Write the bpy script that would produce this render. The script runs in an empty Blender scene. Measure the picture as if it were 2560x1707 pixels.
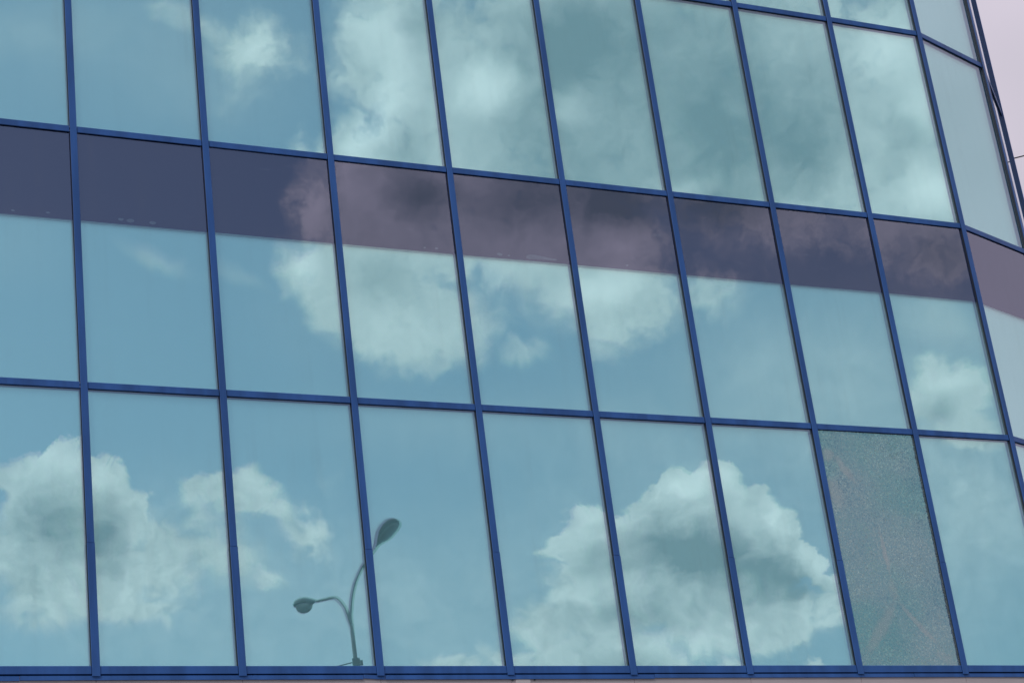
import bpy, bmesh, math, random
from mathutils import Vector, Matrix
random.seed(7)
C = bpy.context.scene.collection
S = bpy.context.scene
R = math.radians

# ------------------------------------------------------------------ camera
CAM_Z = 1.6
FPX = 5245.6                       # focal length in pixels of the 2560 px wide photograph
PITCH, ROLL = 0.40382, -0.12978
cam = bpy.data.cameras.new('camera'); cam_o = bpy.data.objects.new('camera', cam); C.objects.link(cam_o)
cam.sensor_width = 36.0; cam.lens = FPX * 36.0 / 2560.0
cam.clip_start = 0.1; cam.clip_end = 2000
fw = Vector((0, math.cos(PITCH), math.sin(PITCH))); up0 = Vector((0, -math.sin(PITCH), math.cos(PITCH))); ri0 = Vector((1, 0, 0))
cR, sR = math.cos(ROLL), math.sin(ROLL)
cam_r = cR * ri0 + sR * up0; cam_u = -sR * ri0 + cR * up0
M3 = Matrix((cam_r, cam_u, -fw)).transposed()
cam_o.matrix_world = Matrix.Translation((0, 0, CAM_Z)) @ M3.to_4x4()
S.camera = cam_o

# ------------------------------------------------------------------ facade geometry (plan, metres)
P1 = Vector((-2.97454, 13.32045)); P8 = Vector((3.239, 16.54411))
tA = (P8 - P1) / 7.0
PTS = {i: P1 + tA * (i - 1) for i in range(-2, 9)}
PTS[9] = Vector((4.12728, 17.01677)); PTS[10] = Vector((4.85532, 17.79253)); PTS[11] = Vector((5.2160, 18.8460))
def step(p, ang, L): return p + Vector((math.cos(R(ang)), math.sin(R(ang)))) * L
PTS[12] = step(PTS[11], 94, 1.1); PTS[13] = step(PTS[12], 116, 1.1); PTS[14] = step(PTS[13], 138, 1.1)
LASTI = 14
Z = {4: 3.7620 + CAM_Z, 3: 5.78877 + CAM_Z, 2: 7.81889 + CAM_Z, 1: 9.82698 + CAM_Z, 0: 11.85 + CAM_Z}   # transom heights, 4 = sill
nA = Vector((tA.y, -tA.x)).normalized()          # outward normal of the main facade
# the part of the sky that the main facade mirrors: axes of a sky chart (directions in the world)
def mirror(v): n = Vector((nA.x, nA.y, 0)); return v - 2 * v.dot(n) * n
CF, CR, CU = mirror(fw), mirror(cam_r), mirror(cam_u)

# ------------------------------------------------------------------ world: Nishita sky + clouds by direction
W = bpy.data.worlds.new("World"); S.world = W; W.use_nodes = True
nt = W.node_tree; nt.nodes.clear(); N = nt.nodes; L = nt.links
SUN_EL, SUN_AZ = R(48), R(205)                   # azimuth clockwise from +Y: behind the camera
out = N.new('ShaderNodeOutputWorld'); bg = N.new('ShaderNodeBackground'); L.new(bg.outputs[0], out.inputs[0])
BGS = 0.1; bg.inputs[1].default_value = BGS
sky = N.new('ShaderNodeTexSky'); sky.sky_type = 'NISHITA'; sky.sun_disc = False
sky.sun_elevation = SUN_EL; sky.sun_rotation = SUN_AZ; sky.air_density = 1.0; sky.dust_density = 2.0; sky.ozone_density = 1.0
tc = N.new('ShaderNodeTexCoord')
def vmath(op, a, b=None, nt_=None):
    n = (nt_ or nt).nodes.new('ShaderNodeVectorMath'); n.operation = op
    l = (nt_ or nt).links
    if isinstance(a, (tuple, Vector)): n.inputs[0].default_value = a
    else: l.new(a, n.inputs[0])
    if b is not None:
        if isinstance(b, (tuple, Vector)): n.inputs[1].default_value = b
        else: l.new(b, n.inputs[1])
    return n.outputs['Value'] if op in ('DOT_PRODUCT', 'LENGTH') else n.outputs[0]
def fm(op, a, b=None, c=None, nt_=None, clamp=False):
    n = (nt_ or nt).nodes.new('ShaderNodeMath'); n.operation = op; n.use_clamp = clamp
    for k, x in enumerate((a, b, c)):
        if x is None: continue
        if isinstance(x, (int, float)): n.inputs[k].default_value = x
        else: (nt_ or nt).links.new(x, n.inputs[k])
    return n.outputs[0]
def noise(vec, scale, detail, rough=0.5, nt_=None, color=False, dim='3D'):
    n = (nt_ or nt).nodes.new('ShaderNodeTexNoise'); n.noise_dimensions = dim; n.inputs['Scale'].default_value = scale
    n.inputs['Detail'].default_value = detail; n.inputs['Roughness'].default_value = rough
    (nt_ or nt).links.new(vec, n.inputs['Vector']); return n.outputs['Color' if color else 0]
def maprange(x, a, b, c, d, smooth=True, nt_=None):
    n = (nt_ or nt).nodes.new('ShaderNodeMapRange'); n.interpolation_type = 'SMOOTHSTEP' if smooth else 'LINEAR'
    (nt_ or nt).links.new(x, n.inputs[0])
    for k, q in enumerate((a, b, c, d)): n.inputs[k + 1].default_value = q
    return n.outputs[0]
def mixc(f, a, b, nt_=None):
    n = (nt_ or nt).nodes.new('ShaderNodeMix'); n.data_type = 'RGBA'
    l = (nt_ or nt).links
    if isinstance(f, (int, float)): n.inputs[0].default_value = f
    else: l.new(f, n.inputs[0])
    for k, x in ((6, a), (7, b)):
        if isinstance(x, tuple): n.inputs[k].default_value = x + (1,) if len(x) == 3 else x
        else: l.new(x, n.inputs[k])
    return n.outputs[2]

D = vmath('NORMALIZE', tc.outputs['Generated'])
df = vmath('DOT_PRODUCT', D, CF); dfc = fm('MAXIMUM', df, 0.15)
KU = FPX / 1.08844                                # chart unit = 1/4819 rad
cu = fm('MULTIPLY_ADD', fm('DIVIDE', vmath('DOT_PRODUCT', D, CR), dfc), KU / 100, 11.76)
cv = fm('MULTIPLY_ADD', fm('DIVIDE', vmath('DOT_PRODUCT', D, CU), dfc), -KU / 100, 7.84)
comb = N.new('ShaderNodeCombineXYZ'); L.new(cu, comb.inputs[0]); L.new(cv, comb.inputs[1])
UV0 = comb.outputs[0]
def warp(amt, vec):
    global UV0
    n = N.new('ShaderNodeVectorMath'); n.operation = 'MULTIPLY_ADD'
    L.new(vec, n.inputs[0]); n.inputs[1].default_value = (amt, amt, 0); L.new(UV0, n.inputs[2]); return n.outputs[0]
w1 = vmath('SUBTRACT', noise(UV0, 1.3, 5.0, 0.62, color=True, dim='2D'), (0.5, 0.5, 0.5))
UVW = warp(1.05, w1)                               # billowy warp for the cloud outlines
UVS = warp(0.55, w1)
def field(uv, blobs, op):
    """max or sum of soft ellipses; every ellipse reads the running value through z, which keeps the shader's stack short"""
    acc = None
    for ang in sorted({b[4] for b in blobs}):
        ca, sa = math.cos(R(ang)), math.sin(R(ang))
        ur, vr = vmath('DOT_PRODUCT', uv, (ca, sa, 0)), vmath('DOT_PRODUCT', uv, (-sa, ca, 0))
        c = N.new('ShaderNodeCombineXYZ'); L.new(ur, c.inputs[0]); L.new(vr, c.inputs[1])
        if acc is not None: L.new(acc, c.inputs[2])
        vec = c.outputs[0]
        for cx, cy, rx, ry, rot, amp, inner in [b for b in blobs if b[4] == ang]:
            x0, y0 = (cx * ca + cy * sa) / 100, (-cx * sa + cy * ca) / 100
            n = N.new('ShaderNodeVectorMath'); n.operation = 'MULTIPLY_ADD'; L.new(vec, n.inputs[0])
            n.inputs[1].default_value = (100 / rx, 100 / ry, 1e-5); n.inputs[2].default_value = (-x0 * 100 / rx, -y0 * 100 / ry, 0)
            v = maprange(vmath('LENGTH', n.outputs[0]), 1.0, inner, 0.0, amp)
            acc = v if acc is None else fm(op, acc, v)
            c = N.new('ShaderNodeCombineXYZ'); L.new(ur, c.inputs[0]); L.new(vr, c.inputs[1]); L.new(acc, c.inputs[2]); vec = c.outputs[0]
    return acc
# cloud bodies: (u, v, ru, rv, rotation, amount, inner fraction)
SOFT = [
 # upper mass
 (900,110,220,260,0,1,.2),(1060,220,320,330,0,1,.3),(1400,170,480,460,0,1,.5),(1760,200,460,460,0,1,.5),(1000,450,330,260,0,1,.5),
 (1300,540,350,260,0,1,.35),(870,650,220,210,0,1,.45),(750,480,110,170,0,.9,.1),(700,620,90,110,0,.9,.1),(800,350,110,190,20,.9,0),
 (980,740,230,170,0,1,.25),(1440,690,220,170,0,1,.2),(1640,660,140,110,0,.7,0),(1190,805,100,60,0,.55,0),(1400,800,130,80,0,.5,0),
 (590,110,170,120,10,.95,0),(490,60,170,70,10,.5,0),(390,20,110,70,20,.55,0),(700,330,90,60,0,.45,0),(560,200,120,100,0,.35,0),
 (1900,560,130,60,20,.55,0),(2000,300,190,390,0,.9,.4),(2110,250,190,420,0,1,.5),(2240,430,160,200,0,.95,.3),
 # lower left cumulus, soft interior and base
 (150,1290,300,190,0,1,.45),(400,1280,170,150,0,.85,.1),(520,1270,170,110,20,.7,0),(300,1400,280,70,0,.7,0),(80,1410,260,80,0,.75,0),
 (590,1330,110,50,10,.5,0),(480,1180,120,100,0,.6,0),(700,1225,130,80,38,.72,0),(760,1100,90,110,0,.25,0),
 # lower right cumulus
 (1380,1380,190,160,0,1,.3),(1260,1440,110,100,0,.85,.1),(1400,1520,280,130,0,1,.3),(1700,1410,270,130,0,1,.35),(1900,1400,120,90,0,.75,.1),
 (1050,1530,150,60,0,.7,0),(1130,1500,80,60,0,.6,0),(1200,1540,120,70,0,.9,0),(2320,970,170,80,10,.75,0),(2275,880,125,95,0,1.1,.25),(2260,560,200,120,0,.75,.1),
]
BODY = [
 (15,1110,70,60,0,1,.5),(60,1110,70,70,0,1,.5),(135,1080,75,72,0,1,.6),(200,1090,75,75,0,1,.6),(255,1125,80,78,0,1,.55),(310,1180,80,80,0,1,.5),
 (370,1230,70,70,0,.8,.2),(475,1120,74,66,0,.85,.3),(565,1125,98,84,15,.9,.4),(640,1170,92,66,38,.75,.15),(120,1180,180,100,0,1,.6),
 (1350,1210,75,66,0,1,.55),(1295,1260,48,50,0,.9,.3),(1425,1200,60,40,0,1,.5),(1500,1160,60,55,0,1,.6),(1560,1130,70,60,0,1,.65),(1640,1120,80,72,0,1,.7),
 (1710,1165,75,65,10,1,.65),(1775,1225,75,65,20,1,.55),(1840,1280,75,55,35,1,.5),(1895,1330,60,45,30,.95,.3),(1600,1290,250,160,0,1,.75),(1400,1290,130,100,0,1,.5),
 (1640,1540,180,50,0,.8,.2),(1850,1530,80,50,0,.85,.2),
]
WISP = [(2050,900,1000,750,0,.26,.1),(1100,1560,1600,520,0,.20,.1),(250,80,560,280,0,.13,0),(1300,1050,900,260,0,.10,0),(420,1230,420,260,0,.24,0),(1500,1250,560,330,0,.16,0),(500,160,380,240,0,.14,0),(800,700,300,300,0,.12,0),(370,580,130,30,24,.42,0),(560,640,90,26,24,.24,0),(1250,740,90,50,0,.2,0),(2300,1150,420,520,0,.40,0),(1900,900,420,260,0,.25,0),
 (300,1460,500,160,0,.22,0),(900,1350,600,260,0,.22,0),(100,60,300,100,0,.16,0),(2260,720,200,90,20,.3,0),(1100,980,800,120,0,.14,0),(60,560,200,140,0,.1,0)]
body = field(UVW, BODY, 'MAXIMUM')
soft = field(UVW, SOFT, 'MAXIMUM')
wisp = field(UVS, WISP, 'ADD')
# thickness: 1 bright rim, 0 dark base; lights and darks of the masses
SH = [(860,60,130,110,0,.30,0),(910,200,90,180,10,.36,0),(840,310,60,150,35,.45,0),(1105,205,120,100,0,.62,0),(1235,150,60,100,0,.25,0),(960,70,70,90,0,-.30,0),
 (935,350,90,90,0,-.22,0),(1090,30,200,70,0,-.22,0),(1320,100,230,190,0,-.30,0),(1330,245,75,75,0,.34,0),(1540,250,560,350,0,-.36,.6),(1640,280,200,220,0,-.20,0),
 (1800,100,130,110,0,.22,0),(1850,350,120,170,0,-.16,0),(1570,430,120,50,0,.26,0),(1450,400,80,60,0,.12,0),(1700,240,60,60,0,.16,0),(600,110,100,80,0,.3,0),
 (735,470,60,120,0,.30,0),(815,430,40,80,0,.2,0),(975,450,120,90,0,-.50,0),(1180,480,180,100,0,-.32,0),(1420,480,150,70,0,-.30,0),(1450,570,110,60,0,.25,0),
 (720,610,60,80,0,.35,0),(890,640,120,80,0,-.22,0),(940,760,150,70,0,.12,0),(1350,680,150,60,0,.28,0),(1450,640,80,60,0,.22,0),(1640,480,130,70,0,-.2,0),(1130,640,80,60,0,.12,0),
 (110,1060,140,60,0,.22,0),(240,1100,80,80,30,.26,0),(110,1220,170,140,0,-.46,0),(255,1240,80,150,0,-.42,0),(60,1350,140,60,0,-.16,0),(340,1180,80,90,40,.12,0),(610,1140,90,60,35,.12,0),(440,1240,140,100,0,-.10,0),
 (1350,1185,70,50,0,.26,0),(1440,1180,90,40,0,.16,0),(1560,1120,90,45,-20,.3,0),(1650,1100,100,50,20,.32,0),(1770,1190,90,50,35,.28,0),(1880,1300,110,50,35,.35,0),(1390,1290,100,60,0,-.34,0),
 (1560,1255,170,120,0,-.54,.1),(1690,1290,170,120,0,-.42,.1),(1810,1330,150,80,10,-.44,0),(1300,1250,50,70,0,.16,0),(1400,1420,200,50,0,-.18,0),(1500,1390,180,70,0,-.26,0),
 (1310,1370,80,30,0,.2,0),(1600,1470,200,50,0,.18,0),(1740,1380,200,60,0,-.22,0),(1450,1530,170,40,0,-.25,0),(1890,1400,100,50,0,.2,0),
 (2260,570,200,110,0,-.22,0),(2275,850,80,35,0,.25,0),(2260,915,60,40,0,-.3,0),(2120,100,130,130,0,.46,0),(2170,290,120,60,20,-.20,0),(2230,430,150,90,0,.45,0),(2140,360,60,90,0,-.15,0),(2200,220,80,80,0,.3,0)]
shade = field(UVS, SH, 'ADD')
nA1 = noise(UVW, 0.55, 3.0, 0.5, dim='2D'); nA2 = noise(UVW, 2.4, 5.0, 0.62, dim='2D')
body_n = fm('ADD', body, fm('MULTIPLY', fm('SUBTRACT', nA1, 0.5), 0.5))
body_n = fm('ADD', body_n, fm('MULTIPLY', fm('SUBTRACT', nA2, 0.5), 0.32))
dens = maprange(body_n, 0.28, 0.80, 0.0, 0.93)
soft_n = fm('ADD', soft, fm('MULTIPLY', fm('SUBTRACT', nA1, 0.5), fm('MULTIPLY', soft, 0.75)))
soft_n = fm('ADD', soft_n, fm('MULTIPLY', fm('SUBTRACT', nA2, 0.5), fm('MULTIPLY', soft, 1.1)))
dens = fm('MAXIMUM', dens, maprange(soft_n, 0.08, 0.86, 0.0, 0.94))
dens = fm('ADD', dens, fm('MULTIPLY', wisp, fm('MULTIPLY_ADD', nA1, 0.6, 0.7)), clamp=True)
sh = fm('ADD', 0.54, shade)
low = maprange(cv, 9.3, 11.0, 0.34, 0.66)          # crisper billows in the low cumulus, smooth veils higher up
sh = fm('ADD', sh, fm('MULTIPLY', fm('SUBTRACT', nA2, 0.5), low))
sh = fm('ADD', sh, fm('MULTIPLY', fm('SUBTRACT', nA1, 0.5), 0.30), clamp=True)
k10 = 1.0 / BGS
def K(c): return tuple(x * k10 for x in c)
CDARK, CMID = (.19,.245,.28), (.80,.79,.81)
ccol = mixc(sh, K(CDARK), K(CMID))
# the rest of the dome: soft broken overcast, pale lilac
n3 = noise(D, 3.6, 4.0, 0.5); n4 = noise(D, 5.0, 3.0, 0.5)
glow = maprange(vmath('DOT_PRODUCT', D, Vector((.27, .80, .62)).normalized()), 0.42, 0.995, 0.36, 0.86)
gsh = fm('MULTIPLY_ADD', fm('SUBTRACT', n3, 0.5), 1.5, glow)
bank = maprange(vmath('DOT_PRODUCT', D, (0.0, 0.0, 1.0)), 0.46, 0.56, -0.26, 0.06)   # a greyer bank lies lower down
gsh = fm('ADD', gsh, bank)
gsh = fm('MULTIPLY_ADD', fm('SUBTRACT', n4, 0.5), 0.5, gsh, clamp=True)
gcol = mixc(gsh, K((.42,.42,.47)), K((.82,.73,.85)))
win = maprange(df, 0.86, 0.93, 0.0, 1.0)
skycol = mixc(0.10, vmath('MULTIPLY', sky.outputs[0], (.97, 1.06, .99)), K((.35,.40,.45)))
inside = mixc(dens, skycol, ccol)
outside = mixc(0.93, skycol, gcol)
bg2 = N.new('ShaderNodeBackground'); bg2.inputs[1].default_value = BGS
mxb = N.new('ShaderNodeMixShader'); L.new(win, mxb.inputs[0]); L.new(bg2.outputs[0], mxb.inputs[1]); L.new(bg.outputs[0], mxb.inputs[2])
L.new(outside, bg2.inputs[0]); L.new(inside, bg.inputs[0]); L.new(mxb.outputs[0], out.inputs[0])
W.cycles.sampling_method = 'MANUAL'; W.cycles.sample_map_resolution = 256

# ------------------------------------------------------------------ sun, exposure
sun = bpy.data.lights.new('sun', 'SUN'); sun.energy = 1.0; sun.angle = R(12); sun.color = (1, .96, .9)
sun_o = bpy.data.objects.new('sun', sun); C.objects.link(sun_o)
sd = Vector((math.sin(SUN_AZ) * math.cos(SUN_EL), math.cos(SUN_AZ) * math.cos(SUN_EL), math.sin(SUN_EL)))
sun_o.rotation_euler = sd.to_track_quat('Z', 'Y').to_euler(); sun_o.location = sd * 60
S.view_settings.view_transform = 'Standard'; S.view_settings.look = 'None'; S.view_settings.exposure = 0.0; S.view_settings.gamma = 1.0
S.render.engine = 'CYCLES'
S.cycles.max_bounces = 8; S.cycles.transparent_max_bounces = 12

# ------------------------------------------------------------------ materials
def newmat(name):
    m = bpy.data.materials.new(name); m.use_nodes = True; t = m.node_tree; t.nodes.clear()
    o = t.nodes.new('ShaderNodeOutputMaterial'); return m, t, o
def principled(name, col, rough=.5, metal=0, spec=.5, var=0.0, vscale=3.0, bump=0.0, bscale=60, col2=None, stretch=None):
    m, t, o = newmat(name); p = t.nodes.new('ShaderNodeBsdfPrincipled'); t.links.new(p.outputs[0], o.inputs[0])
    p.inputs['Roughness'].default_value = rough; p.inputs['Metallic'].default_value = metal
    p.inputs['Specular IOR Level'].default_value = spec
    g = t.nodes.new('ShaderNodeNewGeometry'); v = g.outputs['Position']
    if stretch: v = vmath('MULTIPLY', v, stretch, nt_=t)
    if var or col2:
        f = noise(v, vscale, 5, .6, nt_=t)
        c2 = col2 or tuple(min(1, x * (1 + var)) for x in col); c1 = col if col2 else tuple(x * (1 - var) for x in col)
        f = maprange(f, .3, .7, 0, 1, nt_=t)
        t.links.new(mixc(f, c1, c2, nt_=t), p.inputs['Base Color'])
    else: p.inputs['Base Color'].default_value = col + (1,)
    if bump:
        b = t.nodes.new('ShaderNodeBump'); b.inputs['Strength'].default_value = bump; b.inputs['Distance'].default_value = .002
        t.links.new(noise(g.outputs['Position'], bscale, 4, .6, nt_=t), b.inputs['Height']); t.links.new(b.outputs[0], p.inputs['Normal'])
    return m
M_BLUE = principled('blue_powder_coat', (.042, .138, .43), rough=.42, spec=.35, var=.17, vscale=7, stretch=(1, 1, .18))
M_DARK = principled('black_gasket', (.012, .013, .016), rough=.6)
M_GASK_SHADE = principled('gasket_with_side_shade', (.014, .026, .055), rough=.6)  # gasket, with the shade of the mullion sides put into its dark blue
M_GASKB = principled('blue_side_profile', (.045, .095, .25), rough=.5)
M_WALL = principled('pinkish_render', (.62, .54, .555), rough=.85, var=.06, vscale=1.6, bump=.4, bscale=90)
M_WALL2 = principled('pale_joint_strip', (.74, .67, .68), rough=.7, var=.04)
M_PLINTH = principled('grey_plinth', (.16, .15, .15), rough=.85, var=.12, bump=.4)
M_ASPH = principled('asphalt', (.05, .05, .052), rough=.9, var=.25, vscale=4, bump=.6, bscale=120)
M_PAVE = principled('pavement_concrete', (.24, .23, .22), rough=.9, var=.15, vscale=2, bump=.4)
M_KERB = principled('kerb_stone', (.33, .32, .30), rough=.85, var=.1)
M_ROOF = principled('roof_felt', (.08, .08, .085), rough=.9, var=.2)
M_STEEL = principled('galvanised_steel', (.06, .085, .09), rough=.7, metal=0, var=.15, vscale=8)
M_LAMP = principled('lamp_grey_shell', (.04, .06, .065), rough=.7, var=.1)
M_LENS = principled('lamp_clear_bowl', (.20, .27, .27), rough=.3, var=.1)
M_SPACER = principled('spacer_aluminium', (.22, .25, .24), rough=.5)
M_SMEAR = principled('dried_sealant', (.085, .12, .145), rough=.8, var=.15, vscale=20)
M_SCREW = principled('zinc_screw', (.62, .62, .64), rough=.35)
M_WIRE = principled('black_cable', (.02, .02, .022), rough=.6)
M_WOOD = principled('weathered_pole', (.13, .10, .075), rough=.85, var=.25, vscale=6, stretch=(6, 6, .6))

def fres(t, power):
    lw = t.nodes.new('ShaderNodeLayerWeight'); lw.inputs['Blend'].default_value = .5
    return fm('POWER', lw.outputs['Facing'], power, nt_=t)
def glass_outer():
    m, t, o = newmat('coated_outer_glass')
    tr = t.nodes.new('ShaderNodeBsdfTransparent'); gl = t.nodes.new('ShaderNodeBsdfGlossy'); gl.inputs['Roughness'].default_value = 0.0
    F = fres(t, 4.0)
    t.links.new(mixc(F, (.235, .225, .310), (1, 1, 1), nt_=t), gl.inputs[0])
    t.links.new(mixc(F, (.73, .80, .785), (0, 0, 0), nt_=t), tr.inputs[0])
    add = t.nodes.new('ShaderNodeAddShader'); t.links.new(tr.outputs[0], add.inputs[0]); t.links.new(gl.outputs[0], add.inputs[1])
    # thin film of dirt, streaked by rain
    di = t.nodes.new('ShaderNodeBsdfDiffuse'); di.inputs[0].default_value = (.42, .44, .42, 1)
    g = t.nodes.new('ShaderNodeNewGeometry')
    s1 = noise(vmath('MULTIPLY', g.outputs['Position'], (14, 14, .5), nt_=t), 1.0, 4, .6, nt_=t)
    s2 = noise(g.outputs['Position'], 1.7, 4, .6, nt_=t)
    f = fm('MULTIPLY', maprange(s1, .45, .8, 0, 1, nt_=t), maprange(s2, .4, .75, 0.2, 1, nt_=t), nt_=t)
    f = fm('MULTIPLY_ADD', f, .06, .01, nt_=t)
    mx = t.nodes.new('ShaderNodeMixShader'); t.links.new(f, mx.inputs[0]); t.links.new(add.outputs[0], mx.inputs[1]); t.links.new(di.outputs[0], mx.inputs[2])
    t.links.new(mx.outputs[0], o.inputs[0]); return m
def glass_inner():
    m, t, o = newmat('teal_mirror_inner_glass')
    gl = t.nodes.new('ShaderNodeBsdfGlossy'); gl.inputs['Roughness'].default_value = 0.0; gl.inputs[0].default_value = (.54, .74, .63, 1)
    g = t.nodes.new('ShaderNodeNewGeometry')
    b = t.nodes.new('ShaderNodeBump'); b.inputs['Strength'].default_value = .6; b.inputs['Distance'].default_value = .0012
    t.links.new(noise(g.outputs['Position'], 1.1, 1.0, .4, nt_=t), b.inputs['Height']); t.links.new(b.outputs[0], gl.inputs['Normal'])
    # tinted body of the pane: a little light scatters back from inside
    di = t.nodes.new('ShaderNodeBsdfDiffuse'); di.inputs[0].default_value = (.14, .26, .29, 1)
    ad = t.nodes.new('ShaderNodeAddShader'); t.links.new(gl.outputs[0], ad.inputs[0]); t.links.new(di.outputs[0], ad.inputs[1])
    t.links.new(ad.outputs[0], o.inputs[0]); return m
def spandrel():
    m, t, o = newmat('dark_purple_spandrel')
    p = t.nodes.new('ShaderNodeBsdfDiffuse'); g = t.nodes.new('ShaderNodeNewGeometry'); P = g.outputs['Position']
    f = noise(P, 1.3, 5, .6, nt_=t); base = mixc(f, (.012, .014, .026), (.022, .022, .038), nt_=t)
    sm = maprange(noise(vmath('MULTIPLY', P, (5, 5, 26), nt_=t), 1, 3, .7, nt_=t), .66, .70, 0, .5, nt_=t)
    base = mixc(sm, base, (.05, .055, .075), nt_=t)
    t.links.new(base, p.inputs[0]); t.links.new(p.outputs[0], o.inputs[0]); return m
def shattered():
    m, t, o = newmat('shattered_safety_glass')
    g = t.nodes.new('ShaderNodeNewGeometry'); P = g.outputs['Position']
    vo = t.nodes.new('ShaderNodeTexVoronoi'); vo.feature = 'F1'; vo.inputs['Scale'].default_value = 100; t.links.new(P, vo.inputs['Vector'])
    cell = vmath('SUBTRACT', vo.outputs['Color'], (.5, .5, .5), nt_=t)
    wv = vmath('SUBTRACT', noise(P, 2.2, 2, .5, nt_=t, color=True), (.5, .5, .5), nt_=t)
    n1 = vmath('MULTIPLY', cell, (.13, .13, .13), nt_=t); n2 = vmath('MULTIPLY', wv, (.22, .22, .22), nt_=t)
    nn = vmath('NORMALIZE', vmath('ADD', vmath('ADD', g.outputs['Normal'], n1, nt_=t), n2, nt_=t), nt_=t)
    gl = t.nodes.new('ShaderNodeBsdfGlossy'); gl.inputs['Roughness'].default_value = .06; t.links.new(nn, gl.inputs['Normal'])
    big = noise(P, 1.3, 3, .5, nt_=t)
    t.links.new(mixc(maprange(big, .35, .62, 0, 1, nt_=t), (.33, .66, .67), (.54, .70, .73), nt_=t), gl.inputs[0])
    rid = fm('ABSOLUTE', fm('SUBTRACT', noise(P, .95, 1, .4, nt_=t), .5, nt_=t), nt_=t)
    rid = maprange(rid, 0, .016, .22, 0, nt_=t)
    rid = fm('MULTIPLY', rid, maprange(noise(P, 1.9, 1, .4, nt_=t), .44, .56, 0, 1.6, nt_=t), nt_=t)
    ed = t.nodes.new('ShaderNodeTexVoronoi'); ed.feature = 'DISTANCE_TO_EDGE'; ed.inputs['Scale'].default_value = 100; t.links.new(P, ed.inputs['Vector'])
    ln = maprange(ed.outputs['Distance'], .02, .16, 1, 0, nt_=t)
    di = t.nodes.new('ShaderNodeBsdfDiffuse'); dc = mixc(ln, (.20, .33, .34), (.46, .54, .54), nt_=t)
    # pale folds where the broken sheet sags, in the pane's own plane
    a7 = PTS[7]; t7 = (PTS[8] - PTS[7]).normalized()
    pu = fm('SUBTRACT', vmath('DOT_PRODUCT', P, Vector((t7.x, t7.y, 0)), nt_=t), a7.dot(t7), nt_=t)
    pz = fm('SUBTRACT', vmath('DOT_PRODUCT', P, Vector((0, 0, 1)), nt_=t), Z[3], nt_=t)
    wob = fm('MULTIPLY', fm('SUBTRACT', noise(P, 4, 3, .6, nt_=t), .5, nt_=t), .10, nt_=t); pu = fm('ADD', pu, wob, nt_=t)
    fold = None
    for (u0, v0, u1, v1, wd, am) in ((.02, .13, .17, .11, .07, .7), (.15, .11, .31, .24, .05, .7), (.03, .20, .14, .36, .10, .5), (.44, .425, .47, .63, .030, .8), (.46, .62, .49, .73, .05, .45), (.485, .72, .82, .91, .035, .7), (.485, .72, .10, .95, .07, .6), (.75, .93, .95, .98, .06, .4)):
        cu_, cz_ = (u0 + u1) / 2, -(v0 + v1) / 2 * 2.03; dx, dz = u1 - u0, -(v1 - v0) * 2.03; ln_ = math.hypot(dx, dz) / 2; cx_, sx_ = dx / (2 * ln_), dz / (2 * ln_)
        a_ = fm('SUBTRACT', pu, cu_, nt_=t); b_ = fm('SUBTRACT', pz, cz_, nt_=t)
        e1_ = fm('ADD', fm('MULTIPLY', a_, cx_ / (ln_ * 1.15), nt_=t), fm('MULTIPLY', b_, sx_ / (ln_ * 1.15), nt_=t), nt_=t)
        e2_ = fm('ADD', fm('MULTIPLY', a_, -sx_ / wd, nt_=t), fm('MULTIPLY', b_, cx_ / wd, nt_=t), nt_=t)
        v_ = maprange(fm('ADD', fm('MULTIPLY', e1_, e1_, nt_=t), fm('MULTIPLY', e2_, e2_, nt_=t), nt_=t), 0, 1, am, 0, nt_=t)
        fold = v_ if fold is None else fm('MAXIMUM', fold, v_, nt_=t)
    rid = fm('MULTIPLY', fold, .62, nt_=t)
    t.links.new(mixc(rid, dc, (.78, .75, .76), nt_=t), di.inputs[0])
    mx = t.nodes.new('ShaderNodeMixShader'); t.links.new(fm('ADD', fm('MULTIPLY_ADD', ln, .35, .26, nt_=t), fm('MULTIPLY', rid, .5, nt_=t), nt_=t), mx.inputs[0])
    t.links.new(gl.outputs[0], mx.inputs[1]); t.links.new(di.outputs[0], mx.inputs[2]); t.links.new(mx.outputs[0], o.inputs[0]); return m
M_GOUT, M_GIN, M_SPAN, M_BROKEN = glass_outer(), glass_inner(), spandrel(), shattered()

# ------------------------------------------------------------------ helpers
def tag(o, label=None, cat=None, group=None, kind=None):
    if label: o['label'] = label
    if cat: o['category'] = cat
    if group: o['group'] = group
    if kind: o['kind'] = kind
    return o
def empty(name, loc): o = bpy.data.objects.new(name, None); C.objects.link(o); o.location = loc; o.empty_display_size = .3; return o
def obj(name, bm, mat, parent=None, smooth=False):
    bmesh.ops.recalc_face_normals(bm, faces=bm.faces)
    me = bpy.data.meshes.new(name); bm.to_mesh(me); bm.free(); me.materials.append(mat)
    if smooth:
        for p in me.polygons: p.use_smooth = True
    o = bpy.data.objects.new(name, me); C.objects.link(o)
    if parent:
        o.parent = parent; o.location = -parent.location if parent.parent is None and parent.type == 'EMPTY' else (0, 0, 0)
    return o
def prism(bm, prof, a, b, x, y):          # profile (p,q) in axes x,y swept from a to b
    va = [bm.verts.new(a + x * p + y * q) for p, q in prof]; vb = [bm.verts.new(b + x * p + y * q) for p, q in prof]
    n = len(prof); bm.faces.new(va); bm.faces.new(vb)
    for i in range(n): bm.faces.new((va[i], va[(i + 1) % n], vb[(i + 1) % n], vb[i]))
def box(bm, o, x, y, z, x0, x1, y0, y1, z0, z1):
    prism(bm, [(x0, y0), (x1, y0), (x1, y1), (x0, y1)], o + z * z0, o + z * z1, x, y)
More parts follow.
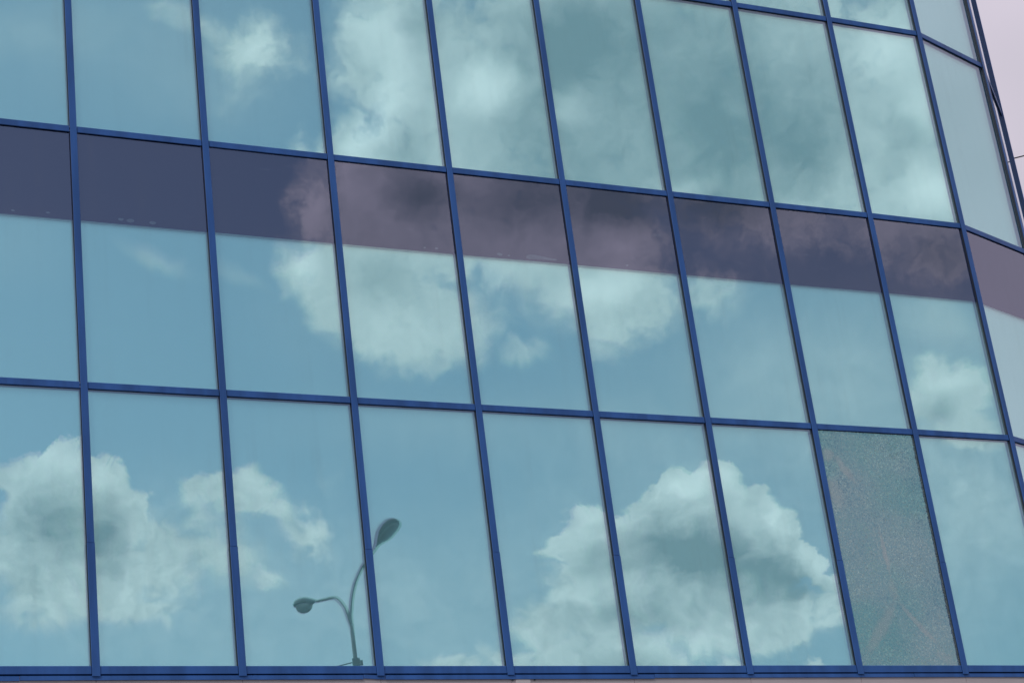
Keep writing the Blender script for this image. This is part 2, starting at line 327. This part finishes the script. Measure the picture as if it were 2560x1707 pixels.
def capprof(w, d0, d1, c=.002): return [(-w/2, d0), (w/2, d0), (w/2, d1 - c), (w/2 - c, d1), (-w/2 + c, d1), (-w/2, d1 - c)]
UP = Vector((0, 0, 1))
def v3(p, z=0.0): return Vector((p.x, p.y, z))
def tube(bm, pts, rad, seg=12, cap=True):
    rings = []; prev = None
    for i, p in enumerate(pts):
        d = (pts[min(i + 1, len(pts) - 1)] - pts[max(i - 1, 0)]).normalized()
        a = (prev - d * prev.dot(d)).normalized() if prev is not None and (prev - d * prev.dot(d)).length > 1e-4 else d.orthogonal().normalized()
        prev = a; b = d.cross(a); r = rad[i] if isinstance(rad, (list, tuple)) else rad
        rings.append([bm.verts.new(p + (a * math.cos(2 * math.pi * k / seg) + b * math.sin(2 * math.pi * k / seg)) * r) for k in range(seg)])
    for q, w in zip(rings, rings[1:]):
        for k in range(seg): bm.faces.new((q[k], q[(k + 1) % seg], w[(k + 1) % seg], w[k]))
    if cap: bm.faces.new(rings[0]); bm.faces.new(rings[-1])
def loft(bm, rings):
    vs = [[bm.verts.new(p) for p in r] for r in rings]; n = len(vs[0])
    for q, w in zip(vs, vs[1:]):
        for k in range(n): bm.faces.new((q[k], q[(k + 1) % n], w[(k + 1) % n], w[k]))
    bm.faces.new(vs[0]); bm.faces.new(vs[-1])

# ------------------------------------------------------------------ setting
bm = bmesh.new(); bmesh.ops.create_grid(bm, x_segments=4, y_segments=4, size=600)
tag(obj('ground', bm, M_ASPH), kind='structure')
t3 = v3(tA.normalized()); n3_ = v3(nA)
base0 = v3(PTS[-2])
bm = bmesh.new(); box(bm, base0, t3, n3_, UP, -12, 14.5, -.5, 5.0, .004, .12)
tag(obj('pavement', bm, M_PAVE), kind='structure')
bm = bmesh.new()
for k in range(27): box(bm, base0, t3, n3_, UP, -12 + k * .98, -12 + k * .98 + .97, 5.003, 5.15, .004, .135)
tag(obj('kerb', bm, M_KERB), kind='structure')

# ------------------------------------------------------------------ the glass building
B = tag(empty('glass_office_building', v3(PTS[4])), 'curved office building faced with teal mirror glass in a bright blue metal grid', 'building')
DM, DT, GAP = .022, .014, .017           # cap projections in front of the outer glass; cavity of the double glazing
ZTOP = Z[0] + .35
def fr(i):                                # frame of bay i..i+1
    a, b = PTS[i], PTS[i + 1]; t = (b - a).normalized(); return a, b, v3(t), v3(Vector((t.y, -t.x)))
IDX = list(range(-2, LASTI + 1))
ZSPL = 4.642 + CAM_Z
for i in IDX:
    if i == IDX[0]: n = fr(i)[3]
    elif i == LASTI: n = fr(i - 1)[3]
    else: n = (fr(i - 1)[3] + fr(i)[3]).normalized()
    if i == 9: n = (fr(8)[3] * .6 + fr(9)[3] * .4).normalized()
    t = Vector((-n.y, n.x, 0)); o = v3(PTS[i]); bm = bmesh.new()
    zs = ZSPL + random.uniform(-.006, .006)
    bend = -.085 if i >= 9 else -.05
    zb = Z[4] - .043 + random.uniform(-.002, .002)
    prism(bm, capprof(.050, -.007, 0), o + UP * (zs + .0015), o + UP * ZTOP, t, n)
    prism(bm, capprof(.054, -.007, .0015), o + UP * zb, o + UP * (zs - .0015), t, n)
    mo = obj('mullion', bm, M_BLUE, B)
    bm = bmesh.new(); box(bm, o, t, n, UP, -.0225, .0225, bend, -.0072, zb + .002, ZTOP - .002); obj('gasket', bm, M_GASKB if i >= 11 else M_GASK_SHADE, mo)  # mullion side: gasket and side shade together in one darker colour
# transoms, panes
BAND = 7.085 + CAM_Z
for i in IDX[:-1]:
    a, b, t, n = fr(i); Lb = (b - a).length; o = v3(a)
    for r in range(0, 5):
        hw = .0275 if r == 4 else .025
        e0, e1 = .028 + random.uniform(0, .002), Lb - .028 - random.uniform(0, .002)
        z = Z[r]; bm = bmesh.new(); c = .002; d1 = -(DM - DT)
        prof = [(-hw, -.0165), (hw, -.0165), (hw, d1 - c), (hw - c, d1), (-hw + c, d1), (-hw, d1 - c)]
        dz = random.uniform(-.001, .001)
        prism(bm, prof, o + UP * (z + dz) + t * e0, o + UP * (z + dz) + t * e1, UP, n)
        tr_ = obj('transom', bm, M_BLUE, B)
        bm = bmesh.new(); box(bm, o, t, n, UP, e0 - .004, e1 + .004, -.05, -.0167, z - hw + .003, z + hw - .003); obj('gasket', bm, M_DARK, tr_)
        side = {(0, 3): 1, (1, 4): 0, (2, 4): 0, (3, 2): 0, (3, 4): 0, (0, 2): 1}.get((i, r))
        if side is not None:                       # bright fixing heads left visible in the joint
            for dz_ in (-.015, .015):
                sx_ = e0 - .0035 if side == 0 else e1 + .0005
                bm = bmesh.new(); box(bm, o, t, n, UP, sx_, sx_ + .003, -.012, -.0085, z + dz_ - .003, z + dz_ + .003); obj('screw_head', bm, M_SCREW, tr_)
    rows = [(r, Z[r + 1], Z[r]) for r in range(0, 4)]
    for r, z0, z1 in rows:
        tilt = random.uniform(-.00035, .00035); tilt2 = random.uniform(-.00035, .00035)
        broken = (i == 7 and r == 3)
        T1, T2 = random.uniform(-.0022, .0022), random.uniform(-.0012, .0012)
        if r == 3 and i in (2, 3): T1 = T2 = 0.0            # the two panes that mirror the lamp lie true
        dg = -DM
        bm = bmesh.new()
        xa, xb = .012, Lb - .012; mid = (z0 + z1) / 2; hx = Lb / 2
        def pt(x, z, d, k1=0, k2=0): return o + t * x + UP * z + n * (d + (x - hx) * k1 + (z - mid) * k2)
        q = [pt(xa, z0 + .01, dg, T1, T2), pt(xb, z0 + .01, dg, T1, T2), pt(xb, z1 - .01, dg, T1, T2), pt(xa, z1 - .01, dg, T1, T2)]
        bm.faces.new([bm.verts.new(p) for p in q])
        w = obj('window', bm, M_BROKEN if broken else M_GOUT, B)
        if broken: w['label'] = 'crazed and shattered grey green window glass'; 
        if not broken:
            zt = BAND if r == 2 else z1
            bm = bmesh.new(); NX, NZ = 6, 10; bow = random.uniform(-.0006, .0008)
            g = [[bm.verts.new(pt(xa + (xb - xa) * u / NX, z0 + .01 + (zt - z0 - (.01 if r != 2 else .0)) * v / NZ, dg - GAP + bow * math.sin(math.pi * u / NX) * math.sin(math.pi * v / NZ), tilt + T1, tilt2 + T2)) for u in range(NX + 1)] for v in range(NZ + 1)]
            for v in range(NZ):
                for u in range(NX): bm.faces.new((g[v][u], g[v][u + 1], g[v + 1][u + 1], g[v + 1][u]))
            obj('inner_glass', bm, M_GIN, w, smooth=True)
            bm = bmesh.new()
            loops = []
            for dd_ in (dg - GAP + .004, dg - .004):
                for ins in (.0268, .0295): loops.append([bm.verts.new(pt(x_, z_, dd_)) for x_, z_ in ((ins, z0 + ins), (Lb - ins, z0 + ins), (Lb - ins, zt - (.012 if r == 2 else ins)), (ins, zt - (.012 if r == 2 else ins)))])
            for A_, B_ in ((0, 1), (1, 3), (3, 2), (2, 0)):
                for k in range(4): bm.faces.new((loops[A_][k], loops[A_][(k + 1) % 4], loops[B_][(k + 1) % 4], loops[B_][k]))
            obj('spacer_bar', bm, M_SPACER, w)
        if r == 2:
            spots = {0: [(.55, .016), (.8, .016)], 1: [(.33, .022), (.40, .03), (.565, .026)], 3: [(.72, .012), (.82, .016)], 4: [(.36, .024), (.44, .012)], 5: [(.5, .012)]}.get(i, [])
            for sx, sr in spots:
                bm = bmesh.new(); sz = BAND + (.035 if i != 4 else .03) + random.uniform(-.004, .004)
                cen = o + t * (sx * Lb) + UP * sz + n * (dg - GAP + .0045)
                bm.faces.new([bm.verts.new(cen + t * (sr * math.cos(k * .524) * random.uniform(.8, 1.1)) + UP * (sr * .55 * math.sin(k * .524) * random.uniform(.8, 1.1))) for k in range(12)])
                obj('pale_spot', bm, M_SMEAR, w)
            if i == 4:
                bm = bmesh.new(); prof = [(.59, .022), (.60, .045), (.63, .056), (.68, .056), (.74, .048), (.80, .040), (.86, .036), (.865, .026), (.84, .022), (.76, .022), (.68, .020), (.62, .014)]
                bm.faces.new([bm.verts.new(o + t * (x * Lb) + UP * (BAND + z) + n * (dg - GAP + .0045)) for x, z in prof])
                obj('pale_smear', bm, M_SMEAR, w)
            bm = bmesh.new(); box(bm, o + UP * 0, t, n, UP, xa, xb, dg - GAP - .02, dg - GAP + .0035, BAND, z1 - .008)
            obj('spandrel_panel', bm, M_SPAN, w)
# backing so no light leaks through the joints
bm = bmesh.new()
for i in IDX[:-1]:
    a, b, t, n = fr(i)
    q = [v3(a, Z[4] - .03) - n * .09, v3(b, Z[4] - .03) - n * .09, v3(b, ZTOP) - n * .09, v3(a, ZTOP) - n * .09]
    bm.faces.new([bm.verts.new(p) for p in q])
obj('light_stop_backing', bm, M_DARK, B)
# sill flashing in overlapping lengths, each bent a little differently
zf1 = Z[4] - .0275
fl_joints = [-2.0, .50, 2.87, 3.03, 5.17, 7.5, 9.0]
def along(s):                              # point on the plan line by bay coordinate
    i = int(math.floor(s)); i = max(-2, min(8, i)); return PTS[i] + (PTS[i + 1] - PTS[i]) * (s - i)
def flash(s0, s1, dz0, dz1, dd):
    a, b = v3(along(s0)), v3(along(s1)); t = (b - a).normalized(); n = Vector((t.y, -t.x, 0)); bm = bmesh.new()
    # sloping apron: profile in (n, z)
    pr = [(-.10, .0), (-.024, -.003), (-.010 + dd, -.012), (-.008 + dd, -.040), (-.014 + dd, -.040), (-.016 + dd, -.016), (-.10, -.010)]
    va = [bm.verts.new(a + n * p + UP * (zf1 + q + (dz0 if q < -.005 else 0))) for p, q in pr]; vb = [bm.verts.new(b + n * p + UP * (zf1 + q + (dz1 if q < -.005 else 0))) for p, q in pr]
    k = len(pr); bm.faces.new(va); bm.faces.new(vb)
    for j in range(k): bm.faces.new((va[j], va[(j + 1) % k], vb[(j + 1) % k], vb[j]))
    obj('sill_flashing', bm, M_BLUE, B)
DZ = [(-.003, -.003), (.0, .0), (.006, -.003), (-.003, -.004), (.002, .001), (.001, .0)]
for k in range(len(fl_joints) - 1):
    flash(fl_joints[k] + (.0 if k == 0 else .004), fl_joints[k + 1], DZ[k][0], DZ[k][1], [0, .001, -.001, .0015, 0, .001][k])
for i in range(9, LASTI): 
    a, b, t, n = fr(i); bm = bmesh.new(); box(bm, v3(a), t, n, UP, 0, (b - a).length, -.10, -.012, zf1 - .04, zf1 - .001); obj('sill_flashing', bm, M_BLUE, B)
# rendered ground floor wall
WZ = zf1 - .012
for i in IDX[:-1]:
    a, b, t, n = fr(i); Lb = (b - a).length; bm = bmesh.new()
    box(bm, v3(a), t, n, UP, .0015, Lb - .0015, -.30, -.017, .60, WZ); obj('wall_panel', bm, M_WALL, B)
    bm = bmesh.new(); box(bm, v3(a), t, n, UP, 0, Lb, -.30, -.004, 0.0, .598); obj('plinth', bm, M_PLINTH, B)
a, b, t, n = fr(4)
bm = bmesh.new(); box(bm, v3(a), t, n, UP, .035, .15, -.0165, -.011, .61, WZ - .012)
cs = obj('joint_cover_strip', bm, M_WALL2, B)
bm = bmesh.new()
for x in (.005, .18):
    for z in [WZ - .03 - .6 * k for k in range(8)]: box(bm, v3(a), t, n, UP, x, x + .012, -.0168, -.012, z - .012, z)
obj('fixing_screws', bm, M_STEEL, B)
# body behind: side and rear walls, roof, parapet cap
foot = [PTS[i] - Vector((fr(min(i, LASTI - 1))[3].x, fr(min(i, LASTI - 1))[3].y)) * .12 for i in IDX]
rear = [PTS[-2] - nA * 14, ]
e = PTS[LASTI]; far = e + Vector((math.cos(R(138)), math.sin(R(138)))) * 6
foot2 = foot + [far, PTS[-2] - nA * 10]
bm = bmesh.new(); vb = [bm.verts.new(v3(p, ZTOP - .05)) for p in foot2]; bm.faces.new(vb); obj('roof', bm, M_ROOF, B)
bm = bmesh.new()
for p, q in ((foot2[-3], foot2[-2]), (foot2[-2], foot2[-1]), (foot2[-1], foot2[0])):
    bm.faces.new([bm.verts.new(x) for x in (v3(p, 0), v3(q, 0), v3(q, ZTOP - .05), v3(p, ZTOP - .05))])
obj('rear_wall', bm, M_WALL, B)
for i in IDX[:-1]:
    a, b, t, n = fr(i); bm = bmesh.new(); box(bm, v3(a), t, n, UP, 0, (b - a).length, -.30, .03, ZTOP + .001, ZTOP + .09); obj('parapet_cap', bm, M_BLUE, B)

# ------------------------------------------------------------------ street lamp behind the viewer, seen mirrored in the glass
plane_p = v3(PTS[1]) - v3(nA) * DM
def refl(p): return p - v3(nA) * (2 * (p - plane_p).dot(v3(nA)))
def ray(px, py): return (cam_r * ((px - 1280) / FPX) - cam_u * ((py - 853.5) / FPX) + fw)
CAM = Vector((0, 0, CAM_Z))
def at_hdist(px, py, h): d = ray(px, py); return CAM + d * (h / math.hypot(d.x, d.y))
HD = 37.0
pole = at_hdist(889, 1655, HD)                       # mirror-space point at the pole
pv = Vector((pole.x, pole.y, 0)) 
# mirror-space frame: radial (away from the viewer) and lateral
rad = Vector((pv.x, pv.y, 0)).normalized(); lat = Vector((rad.y, -rad.x, 0))
fork = at_hdist(879.5, 1560, HD); fork = Vector((pole.x, pole.y, fork.z))
headL = at_hdist(791, 1501, HD + 1.6); headR = at_hdist(943, 1368, HD - 1.7)
def bez(p0, p1, p2, p3, n=18): return [p0 * (1 - s) ** 3 + p1 * 3 * s * (1 - s) ** 2 + p2 * 3 * s * s * (1 - s) + p3 * s ** 3 for s in [k / n for k in range(n + 1)]]
LB = refl(Vector((pole.x, pole.y, 0)))
lamp = tag(empty('street_lamp', LB), 'tall grey twin armed street lamp mirrored in the bottom row of glass', 'street lamp')
def rl(pts): return [refl(p) for p in pts]
bm = bmesh.new(); zz = [0, .5, 3, 6, fork.z - 1.2, fork.z]; tube(bm, rl([Vector((pole.x, pole.y, z)) for z in zz]), [.09, .09, .075, .06, .042, .036], 16)
obj('pole', bm, M_STEEL, lamp, True)
bm = bmesh.new(); tube(bm, rl([Vector((pole.x, pole.y, 0)), Vector((pole.x, pole.y, 1.0))]), .15, 16); obj('pole_base', bm, M_STEEL, lamp, True)
brz = at_hdist(889, 1655, HD).z
bm = bmesh.new()
box(bm, refl(Vector((pole.x, pole.y, brz))), refl(pole + lat) - refl(pole), refl(pole + rad) - refl(pole), UP, -.06, .08, -.06, .06, -.06, .07)
box(bm, refl(Vector((pole.x, pole.y, brz))), refl(pole + lat) - refl(pole), refl(pole + rad) - refl(pole), UP, .082, .13, -.04, .04, -.05, .03)
obj('cable_bracket', bm, M_STEEL, lamp)
def arm(px, h1):
    pts = []
    x0, x1 = px[0][0], px[-1][0]
    for k, (x, y) in enumerate(px):
        f = (x - x0) / (x1 - x0); f = max(0, f); pts.append(at_hdist(x, y, HD + h1 * f))
    pts[0] = fork - UP * .06
    fine = []
    for k in range(len(pts) - 1):                 # Catmull-Rom
        p0, p1, p2, p3 = pts[max(k - 1, 0)], pts[k], pts[k + 1], pts[min(k + 2, len(pts) - 1)]
        for j in range(5):
            q = j / 5; fine.append(.5 * ((2 * p1) + (p2 - p0) * q + (2 * p0 - 5 * p1 + 4 * p2 - p3) * q * q + (3 * p1 - p0 - 3 * p2 + p3) * q ** 3))
    fine.append(pts[-1]); n = len(fine); bm = bmesh.new()
    tube(bm, rl(fine), [.034 - .009 * k / n for k in range(n)], 12); obj('arm', bm, M_STEEL, lamp, True)
arm([(879.5,1562),(867,1523.5),(855,1504),(844,1494),(833.5,1492),(811,1497),(791,1501)], 1.6)
arm([(879.5,1562),(878.6,1541),(880,1520),(882.5,1493),(889.5,1459.5),(900.6,1431.6),(913,1409),(943,1368)], -1.7)
def head(p, d, length, width, bowl, dome):
    d = d.normalized(); s = Vector((d.y, -d.x, 0)).normalized(); u = s.cross(d).normalized()
    if u.z < 0: u = -u
    prof = [(0, .16, .05), (.08, .22, .07), (.25, .55, .13), (.45, .88, .18), (.65, 1.0, .19), (.82, .92, .17), (.94, .62, .11), (1.0, .18, .03)]
    rings = []
    for f, w, h in prof:
        r = []
        for k in range(20):
            an = 2 * math.pi * k / 20; x = math.cos(an) * w * width / 2; y = math.sin(an); y = y * h * (dome if y > 0 else .16)
            r.append(refl(p + d * (f * length) + s * x + u * y))
        rings.append(r)
    bm = bmesh.new(); loft(bm, rings); h_ = obj('lamp_head', bm, M_LAMP, lamp, True)
    bm = bmesh.new(); rings = []
    for j in range(9):
        th = math.pi / 2 * j / 8; rr = math.cos(th) * .9 + .004; dep = -.02 - math.sin(th) * bowl
        rings.append([refl(p + d * (length * (.56 + .40 * rr * math.cos(2 * math.pi * k / 20))) + s * (rr * width * .47 * math.sin(2 * math.pi * k / 20)) + u * dep) for k in range(20)])
    loft(bm, rings); obj('lens_bowl', bm, M_LENS, h_, True)
head(headL, -lat * .42 + rad * .26 + UP * .01, .50, .36, .15, .72)
head(headR, lat * .40 - rad * .48 + UP * .31, .69, .37, .03, .75)
# thin service wire from the lamp bracket
w0 = Vector((pole.x, pole.y, brz + .02)); w1_ = w0 - lat * 9 + rad * 3 - UP * .25
bm = bmesh.new(); tube(bm, rl([w0.lerp(w1_, k / 16) - UP * (.5 * 4 * (k / 16) * (1 - k / 16) * .3) for k in range(17)]), .010, 6)
tag(obj('service_wire', bm, M_WIRE), 'thin dark wire running sideways from the mirrored street lamp bracket', 'wire')

# ------------------------------------------------------------------ cable crossing the open sky on the right
ca = at_hdist(2440, 414, 30); cb = at_hdist(2700, 346, 31)
cdir = (cb - ca)
c0 = ca - cdir * 1.0; c1 = ca + cdir * 4.2
bm = bmesh.new(); tube(bm, [c0.lerp(c1, k / 24) - UP * (.06 * 4 * (k / 24) * (1 - k / 24)) for k in range(25)], .010, 6)
tag(obj('overhead_cable', bm, M_WIRE), 'thin dark cable crossing the pale sky right of the building edge', 'cable')
bm = bmesh.new(); tube(bm, [Vector((c1.x, c1.y, 0)), Vector((c1.x, c1.y, c1.z + .6))], [.17, .11], 16)
up_ = tag(empty('utility_pole', (c1.x, c1.y, 0)), 'wooden utility pole outside the frame right of the building that carries the cable', 'pole')
obj('pole_shaft', bm, M_WOOD, up_, True)
bm = bmesh.new(); box(bm, Vector((c1.x, c1.y, c1.z)), Vector((1, 0, 0)), Vector((0, 1, 0)), UP, -.8, .8, -.19, -.12, -.05, .05); obj('crossarm', bm, M_WOOD, up_)
